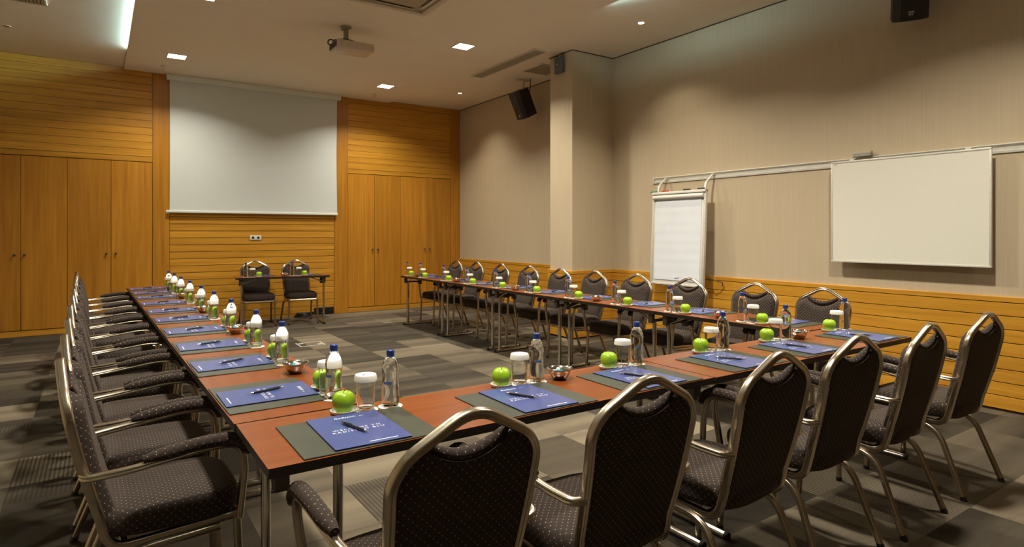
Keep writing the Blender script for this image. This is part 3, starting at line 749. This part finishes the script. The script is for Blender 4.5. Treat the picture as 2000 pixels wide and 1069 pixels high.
# ================================================================== CHAIRS
def make_chair(arms):
    """local: sitter faces +y, origin on the floor under the seat"""
    P = Proto()
    def bp(x, h):                                   # point in the leaning plane of the back
        return Vector((x, -0.185 - 0.115 * (h / 0.53) - 0.012 * math.sin(PI * max(0, min(1, h / 0.53))), 0.425 + h * 0.98))
    tp = groove_prof(0.030, 0.027)
    crown = [(-0.183, 0.0), (-0.207, 0.392), (-0.172, 0.447), (0.0, 0.543), (0.172, 0.447), (0.207, 0.392), (0.183, 0.0)]
    flat = fillet([(x, h, 0) for x, h in crown], [0, 0.045, 0.03, 0.07, 0.03, 0.045, 0], 7)
    dense = []
    for a, b in zip(flat[:-1], flat[1:]):
        n = max(1, int((b - a).length / 0.06))
        dense += [a + (b - a) * (k / n) for k in range(n)]
    dense.append(flat[-1])
    path = [bp(p.x, p.y) for p in dense]
    def low(s):
        return [Vector((s * 0.196, 0.205, 0.378)), Vector((s * 0.190, -0.13, 0.362)), Vector((s * 0.184, -0.175, 0.372)), bp(s * 0.183, 0.0)]
    L0 = fillet([low(-1)[0], Vector((-0.190, -0.172, 0.356)), bp(-0.183, 0.05)], 0.085, 8)
    R0 = [Vector((-p.x, p.y, p.z)) for p in L0][::-1]
    path = [p for p in path if p.z > L0[-1].z + 0.005]
    full = L0 + path + R0
    P.part('back_frame', MB().sweep(full, tp, (1, 0, 0)).mesh('back_frame', 'champagne', smooth=35))
    # seat cushion
    g = MB(); seg = 36; rings = [(0.0, 0.386), (0.90, 0.386), (0.985, 0.398), (1.0, 0.418), (0.995, 0.444), (0.96, 0.463), (0.88, 0.474), (0.6, 0.481), (0.3, 0.484), (0.0, 0.485)]
    idx = []
    for sc, z in rings:
        if sc == 0: idx.append([len(g.v)] * seg); g.v.append((0, 0.012, z)); continue
        idx.append(list(range(len(g.v), len(g.v) + seg)))
        for k in range(seg):
            a = 2 * PI * k / seg; c, s_ = math.cos(a), math.sin(a); r = 1 / (abs(c) ** 4.5 + abs(s_) ** 4.5) ** (1 / 4.5)
            y = s_ * r * 0.218 * sc
            g.v.append((c * r * (0.222 + 0.03 * y) * sc, 0.012 + y, z))
    for a, b in zip(idx[:-1], idx[1:]):
        for k in range(seg):
            q = list(dict.fromkeys([a[k], a[(k + 1) % seg], b[(k + 1) % seg], b[k]]))
            if len(q) > 2: g.f.append(tuple(q))
    P.part('seat', g.mesh('seat', 'fab_xy', smooth=60))
    # backrest cushion between the tubes, scooped under the crown as a hand grip
    def top_h(x):
        ax = abs(x)
        edge = 0.447 - (ax - 0.172) * 1.57 if ax > 0.172 else 0.447 + (0.172 - ax) * 0.558
        edge -= 0.016
        scoop = 0.408 + 0.052 * (ax / 0.125) ** 2.0 if ax < 0.14 else 9
        return min(edge, scoop)
    def hw(h): return 0.183 + 0.023 * min(1, max(h, 0) / 0.375) - 0.010
    g = MB(); nu, nv = 28, 18; W = 0.195
    F, B = [], []
    for i in range(nu + 1):
        u = -1 + 2 * i / nu; x = u * W
        ht = top_h(x); hb = -0.035 - 0.025 * (1 - u * u)
        fr_, bk_ = [], []
        for j in range(nv + 1):
            f = j / nv; h = hb + (ht - hb) * f
            xx = u * hw(h)
            p = bp(xx, h)
            e = min(1, (1 - abs(u)) * W / 0.035); e2 = min(1, (1 - f) * (ht - hb) / 0.04); e3 = min(1, f * (ht - hb) / 0.05)
            puff = (math.sin(e * PI / 2) * math.sin(e2 * PI / 2) * math.sin(e3 * PI / 2)) ** 0.6
            fr_.append(len(g.v)); g.v.append((p.x, p.y + 0.010 + 0.036 * puff, p.z))
            bk_.append(len(g.v)); g.v.append((p.x, p.y - 0.006 - 0.005 * puff, p.z))
        F.append(fr_); B.append(bk_)
    for i in range(nu):
        for j in range(nv):
            g.f.append((F[i][j], F[i + 1][j], F[i + 1][j + 1], F[i][j + 1])); g.f.append((B[i][j], B[i][j + 1], B[i + 1][j + 1], B[i + 1][j]))
        g.f.append((F[i][0], B[i][0], B[i + 1][0], F[i + 1][0])); g.f.append((F[i][nv], F[i + 1][nv], B[i + 1][nv], B[i][nv]))
    for j in range(nv):
        g.f.append((F[0][j], F[0][j + 1], B[0][j + 1], B[0][j])); g.f.append((F[nu][j], B[nu][j], B[nu][j + 1], F[nu][j + 1]))
    P.part('backrest', g.mesh('backrest', 'fab_xz', smooth=50))
    # rolled lip of the cushion at the grip and a piping line on its back
    roll = []
    for k in range(15):
        x = -0.118 + 0.236 * k / 14; p = bp(x, top_h(x) + 0.010); roll.append((p.x, p.y + 0.016, p.z))
    rad = [0.45 + 0.55 * math.sin(PI * k / 14) ** 0.5 for k in range(15)]
    P.part('grip_roll', MB().sweep(roll, circ(0.0185, 12), (0, 1, 0), rad).mesh('grip_roll', 'fab_xz', smooth=60))
    # seat rail, legs
    P.part('seat_rail', MB().sweep([(-0.195, 0.205, 0.374), (0.195, 0.205, 0.374)], groove_prof(0.024, 0.022), (0, 0, 1)).mesh('seat_rail', 'champagne', smooth=35))
    P.part('seat_rail', MB().sweep([(-0.19, -0.13, 0.362), (0.19, -0.13, 0.362)], groove_prof(0.024, 0.022), (0, 0, 1)).mesh('seat_rail', 'champagne', smooth=35))
    lp = groove_prof(0.026, 0.026)
    for s in (-1, 1):
        rear = fillet([(s * 0.206, 0.15, 0.352), (s * 0.208, -0.145, 0.340), (s * 0.228, -0.272, 0.012)], 0.09, 8)
        P_ = P.part('leg', MB().sweep(rear, lp, (1, 0, 0)).mesh('leg', 'champagne', smooth=35))
        P.part('foot_cap', MB().sweep([(s * 0.2275, -0.2685, 0.02), (s * 0.2287, -0.2765, 0.0)], circ(0.0155, 12), (1, 0, 0)).mesh('foot_cap', 'black', smooth=40), P_)
        front = [(s * 0.203, 0.205, 0.375), (s * 0.207, 0.212, 0.2), (s * 0.212, 0.222, 0.012)]
        P_ = P.part('leg', MB().sweep(front, lp, (1, 0, 0)).mesh('leg', 'champagne', smooth=35))
        P.part('foot_cap', MB().sweep([(s * 0.2118, 0.2216, 0.02), (s * 0.2123, 0.2226, 0.0)], circ(0.0155, 12), (1, 0, 0)).mesh('foot_cap', 'black', smooth=40), P_)
        if arms:
            b0 = bp(s * 0.203, 0.19)
            ap = fillet([(b0.x - s * 0.004, b0.y - 0.004, b0.z), (s * 0.238, b0.y + 0.005, b0.z + 0.002), (s * 0.258, -0.13, b0.z + 0.010), (s * 0.262, 0.10, 0.652), (s * 0.259, 0.205, 0.645), (s * 0.250, 0.222, 0.56), (s * 0.222, 0.208, 0.372)],
                        [0, 0.035, 0.06, 0.05, 0.075, 0.05, 0], 6)
            am = P.part('arm_frame', MB().sweep(ap, groove_prof(0.027, 0.024), (0, 0, 1)).mesh('arm_frame', 'champagne', smooth=35))
            q = [p for p in ap if p.y > -0.09 and p.z > 0.60 and abs(p.x) > 0.24]
            dn = []
            for a, b in zip(q[:-1], q[1:]):
                n = max(1, int((b - a).length / 0.03)); dn += [a + (b - a) * (k / n) for k in range(n)]
            dn.append(q[-1]); m = len(dn)
            pad = []
            for k, p in enumerate(dn):
                t_ = (dn[min(k + 1, m - 1)] - dn[max(k - 1, 0)]).normalized()
                up = Vector((1, 0, 0)).cross(t_).normalized(); up = up if up.z > 0 or (up.y > 0 and abs(up.z) < 0.5) else -up
                pad.append(p + up * 0.020)
            rr = [0.55 + 0.45 * min(1, min(k, m - 1 - k) / 1.5) for k in range(m)]
            P.part('arm_pad', MB().sweep(pad, circ(0.021, 14, 0.0235), (0, 0, 1), rr).mesh('arm_pad', 'fab_arm', smooth=60), am)
    P.build('banquet_chair' if not arms else 'banquet_armchair')
    return P
AC = make_chair(True); PC = make_chair(False)
F_C = [0.725, 1.345, 1.995, 2.59, 3.19, 3.9]
L_C = [2.53, 3.11, 3.702, 4.382, 5.046, 5.64, 6.304, 6.898, 7.476, 8.1]
R_C = [2.534, 3.11, 3.81, 4.472, 5.12, 5.732, 6.37, 7.04, 7.7, 8.31]
FROT = [3, -1, 1, -1, 2, -2]
for k, x in enumerate(F_C):
    AC.place((x, 1.555 + (0.02 if k in (3,) else 0), 0), math.radians(FROT[k]), 'dotted brown armchair at the cross table row, %s from the whiteboard wall' % ORD[5 - k], 'chair')
for k, y in enumerate(L_C):
    AC.place((lrow(y) - 0.405, y, 0), -PI / 2 + math.radians((1.5, 0.5, 1.5, 0, 1, 2, 0.5, 1, 0, 1)[k]), 'dotted brown armchair in the row opposite the whiteboard wall, %s from screen wall' % ORD[9 - k], 'chair')
for k, y in enumerate(R_C):
    AC.place((4.30, y, 0), PI / 2 + math.radians((-1, 1, 0, 1.5, -1, 0, 1, -1, 0, 1)[k]), 'dotted brown armchair beside the whiteboard wall, %s from screen wall' % ORD[9 - k], 'chair')
PC.place((1.952, 9.60, 0), PI + math.radians(-4), 'armless dark chair below the screen, farther from the beige wall', 'chair')
PC.place((2.555, 9.57, 0), PI + math.radians(-2), 'armless dark chair below the screen, nearer the beige wall', 'chair')

# ================================================================== PLACE SETTINGS
TZ = 0.7355
def single(name, me):
    P = Proto(); P.build(name, me); return P
pad_p = single('desk_pad', MB().box(-0.215, 0.215, -0.172, 0.172, 0, 0.0035).mesh('desk_pad', 'leather', bevel=0.0012, bseg=1))
bro = Proto()
bro.part('cover', MB().box(-0.120, 0.120, -0.166, 0.166, 0.0035, 0.0042).mesh('cover', 'brochure'))
bro.part('pages', MB().box(-0.1185, 0.1185, -0.1645, 0.1645, 0.0, 0.0034).mesh('pages', 'brochure_edge'))
bro.part('title', text_mesh('WELCOME TO\nRADISSON BLU', 0.0185, 'print', 0, 1.42, 1.15), 0, (0.0, -0.008, 0.0044))
bro.part('script_logo', text_mesh('Radisson', 0.022, 'print', 0.35, 0.92), 0, (-0.004, 0.128, 0.0044))
bro.part('small_print', text_mesh('BLU', 0.009, 'print', 0, 1.1), 0, (0.056, 0.124, 0.0044))
bro.part('footer_line', MB().box(-0.045, 0.045, -0.002, 0.002, 0, 0.0001).mesh('footer_line', 'print'), 0, (0.035, -0.145, 0.0043))
bro.build('brochure')
pen = Proto()
pen.part('barrel', MB().lathe([(0, -0.052), (0.0048, -0.052), (0.0052, -0.03), (0.0052, 0.03), (0.0045, 0.055), (0, 0.055)], 12).mesh('barrel', 'navy', smooth=40), -1, (0, 0, 0.0056), (PI / 2, 0, 0))
pen.part('tip', MB().lathe([(0, -0.078), (0.001, -0.078), (0.0014, -0.07), (0.0046, -0.052), (0, -0.052)], 12).mesh('tip', 'steel', smooth=40), -1, (0, 0, 0.0056), (-PI / 2, 0, 0))
pen.part('plunger', MB().lathe([(0, 0.055), (0.004, 0.055), (0.0038, 0.068), (0.0025, 0.072), (0, 0.072)], 12).mesh('plunger', 'steel', smooth=40), -1, (0, 0, 0.0056), (-PI / 2, 0, 0))
pen.part('clip', MB().box(-0.0018, 0.0018, 0.012, 0.060, 0.0108, 0.0124).mesh('clip', 'steel', bevel=0.0004, bseg=1))
pen.build('ballpoint_pen')
sau = single('saucer', MB().lathe([(0, 0), (0.036, 0), (0.043, 0.004), (0.046, 0.013), (0.0445, 0.0135), (0.041, 0.006), (0.034, 0.0035), (0, 0.003)], 32).mesh('saucer', 'lid', smooth=50))
app = Proto()
prof = [(0, 0.006), (0.010, 0.003), (0.020, 0.0), (0.029, 0.008), (0.036, 0.022), (0.0395, 0.038), (0.0385, 0.051), (0.033, 0.063), (0.023, 0.0705), (0.012, 0.0695), (0.005, 0.0645), (0, 0.062)]
app.part('stem', MB().tube([(0, 0, 0.061), (0.001, 0.001, 0.07), (0.004, 0.002, 0.079)], 0.0015, 6).mesh('stem', 'stem', smooth=60))
app.build('apple', MB().lathe(prof, 28).mesh('apple', 'apple', smooth=80))
coa = single('coaster', MB().lathe([(0, 0), (0.044, 0), (0.044, 0.0012), (0.0, 0.0012)], 28).mesh('coaster', 'lid', smooth=30))
gla = Proto()
gla.part('body', MB().lathe([(0, 0.0), (0.028, 0.0), (0.0305, 0.004), (0.0325, 0.05), (0.035, 0.117), (0.0338, 0.118), (0.0312, 0.05), (0.0285, 0.014), (0.02, 0.0105), (0, 0.010)], 32).mesh('body', 'glass', smooth=50))
gla.part('paper_lid', MB().lathe([(0, 0.121), (0.0340, 0.121), (0.0355, 0.105), (0.0405, 0.104), (0.0405, 0.108), (0.0385, 0.122), (0.0365, 0.126), (0, 0.127)], 32).mesh('paper_lid', 'lid', smooth=40))
gla.part('lid_slot', MB().box(0.006, 0.018, -0.003, 0.003, 0.1266, 0.1272).mesh('lid_slot', 'groove'), 1)
gla.build('water_glass')
bot = Proto()
bot.part('body', MB().lathe([(0, 0.004), (0.018, 0.002), (0.026, 0.0), (0.0305, 0.004), (0.0318, 0.012), (0.0315, 0.05), (0.0300, 0.075), (0.0300, 0.105), (0.0318, 0.125), (0.0312, 0.142), (0.0275, 0.158), (0.0205, 0.171), (0.0145, 0.178), (0.0130, 0.184), (0.0130, 0.187), (0, 0.187)], 32).mesh('body', 'water', smooth=60))
cp = MB()
n = 40; vs = []
for z, r in ((0.187, 0.0), (0.187, 0.0145), (0.203, 0.0145), (0.205, 0.0125), (0.205, 0.0)): vs.append((r, z))
cp.lathe(vs, 30)
bot.part('cap', cp.mesh('cap', 'bluecap', smooth=35))
bot.part('collar', MB().lathe([(0.0131, 0.180), (0.0160, 0.181), (0.0160, 0.184), (0.0131, 0.185)], 24).mesh('collar', 'bluecap', smooth=35))
lb = MB(); m = 9
for k in range(m + 1):
    a = -PI / 2 - 0.5 + 1.0 * k / m
    for z in (0.084, 0.094): lb.v.append((0.0304 * math.cos(a), 0.0304 * math.sin(a), z))
for k in range(m): lb.f.append((2 * k, 2 * k + 2, 2 * k + 3, 2 * k + 1))
bot.part('printed_label', lb.mesh('printed_label', 'bluelabel'))
bot.build('water_bottle')
bow = single('candy_bowl', MB().lathe([(0, 0.0), (0.026, 0.0), (0.034, 0.006), (0.048, 0.030), (0.053, 0.043), (0.058, 0.046), (0.0575, 0.0475), (0.051, 0.045), (0.046, 0.031), (0.032, 0.009), (0.02, 0.0045), (0, 0.004)], 36).mesh('candy_bowl', 'bowl', smooth=50))
def candy_me(mat):
    g = MB(); g.lathe([(0, -0.010), (0.006, -0.008), (0.0095, 0.0), (0.006, 0.008), (0, 0.010)], 10)
    for s in (-1, 1): g.prism([(s * 0.008, 0.0), (s * 0.017, -0.006), (s * 0.017, 0.006)], 2, -0.0015, 0.0015)
    return g.mesh('candy', mat, smooth=40)
can = [single('candy', candy_me('candyblue')), single('candy', candy_me('candywhite'))]

def setting(cx, cy, rz, where, i, bottle_d=None):
    """cx, cy: centre of the pad; local +x is the sitter's right, +y away from the sitter"""
    R = Matrix.Rotation(rz, 3, 'Z')
    def W(u, v, z): p = R @ Vector((u, v, 0)); return (cx + p.x, cy + p.y, z)
    j = lambda a: random.uniform(-a, a)
    pad_p.place(W(0, 0, TZ), rz + math.radians(j(1.2)), 'grey-green leather desk pad, ' + where, 'desk pad')
    bo = (0.003 + j(0.006), 0.002 + j(0.002)); br_ = math.radians(j(1.5))
    bro.place(W(bo[0], bo[1], TZ + 0.0038), rz + br_, 'blue welcome brochure on the desk pad, ' + where, 'brochure')
    pen.place(W(-0.012 + j(0.006), 0.004 + j(0.008), TZ + 0.0085), rz + math.radians(24 + j(10)), 'dark blue and silver pen on the brochure, ' + where, 'pen')
    b = 0.20 if bottle_d is None else bottle_d
    ua, ug = b - 0.17 + j(0.004), b - 0.088 + j(0.004)
    va = 0.212
    sau.place(W(ua, va, TZ), rz, 'white round saucer under the apple, ' + where, 'saucer')
    app.place(W(ua, va, TZ + 0.0038), rz + j(3), 'green apple on a saucer, ' + where, 'apple')
    coa.place(W(ug, va - 0.006, TZ), rz, 'white paper coaster under the glass, ' + where, 'coaster')
    gla.place(W(ug, va - 0.006, TZ + 0.0017), rz + j(3), 'clear glass with white paper lid, ' + where, 'glass')
    coa.place(W(b, va - 0.012, TZ), rz, 'white paper coaster under the bottle, ' + where, 'coaster')
    bot.place(W(b, va - 0.012, TZ + 0.0017), rz + j(0.9), 'clear water bottle with blue cap, ' + where, 'bottle')
def bowl(x, y, where):
    bow.place((x, y, TZ), random.uniform(0, 6), 'small steel sweet bowl, ' + where, 'bowl')
    for k, (dx, dy, dz, c) in enumerate(((0.018, 0.006, 0.022, 0), (-0.018, 0.010, 0.022, 0), (0.0, -0.020, 0.022, 1), (0.012, 0.026, 0.034, 1), (-0.012, -0.010, 0.038, 0))):
        o = can[c].place((x + dx, y + dy, TZ + dz), random.uniform(0, 6), ('blue' if c == 0 else 'white') + ' wrapped sweet in the steel bowl, ' + where, 'candy', 'sweets in the steel bowl, ' + where)
F_S = [0.690, 1.350, 1.960, 2.605, 3.195, 3.870]
F_B = [0.195, 0.20, 0.19, 0.20, 0.20, 0.20]
for k, x in enumerate(F_S):
    setting(x, 1.902, 0, '%s place from whiteboard wall, cross row' % ORD[5 - k], k, F_B[k])
L_S = [2.525, 3.20, 3.80, 4.44, 5.08, 5.68, 6.33, 6.95, 7.50, 8.05]
L_BY = [2.32, 3.08, 3.61, 4.39, 4.95, 5.62, 6.23, 6.83, 7.35, 7.87]
for k, y in enumerate(L_S):
    setting(lrow(y) - 0.056, y, -PI / 2 + LSK, '%s place from screen wall, row opposite whiteboard' % ORD[9 - k], k, max(0.13, min(0.21, y - L_BY[k])))
R_S = [2.52, 3.215, 3.83, 4.49, 5.165, 5.80, 6.49, 7.12, 7.84, 8.26]
R_BY = [2.705, 3.38, 4.01, 4.67, 5.34, 6.0, 6.67, 7.29, 8.0, 8.45]
for k, y in enumerate(R_S):
    setting(4.03, y, PI / 2, '%s place from screen wall, whiteboard-wall row' % ORD[9 - k], k, R_BY[k] - y)
for k, (u, w_) in enumerate(((0.31, 'farther from'), (-0.32, 'nearer'))):
    r_ = PI + BROT; p = Matrix.Rotation(r_, 3, 'Z') @ Vector((u, -0.055, 0))
    setting(2.27 + p.x, 9.46 + p.y, r_, 'lone table, place %s beige wall' % w_, k)
bowl(1.662, 2.085, 'cross row, fourth place from whiteboard wall'); bowl(3.49, 2.075, 'cross row, second place from whiteboard wall')
for k, y in enumerate((2.84, 4.165, 5.42, 6.70, 7.70)): bowl(lrow(y) + 0.145, y, 'row opposite whiteboard, %s bowl from screen wall' % ORD[4 - k])
for k, y in enumerate((2.90, 4.266, 5.60, 6.95, 8.10)): bowl(3.835, y, 'whiteboard-wall row, %s bowl from screen wall' % ORD[4 - k])
bowl(2.255, 9.30, 'lone table below screen')
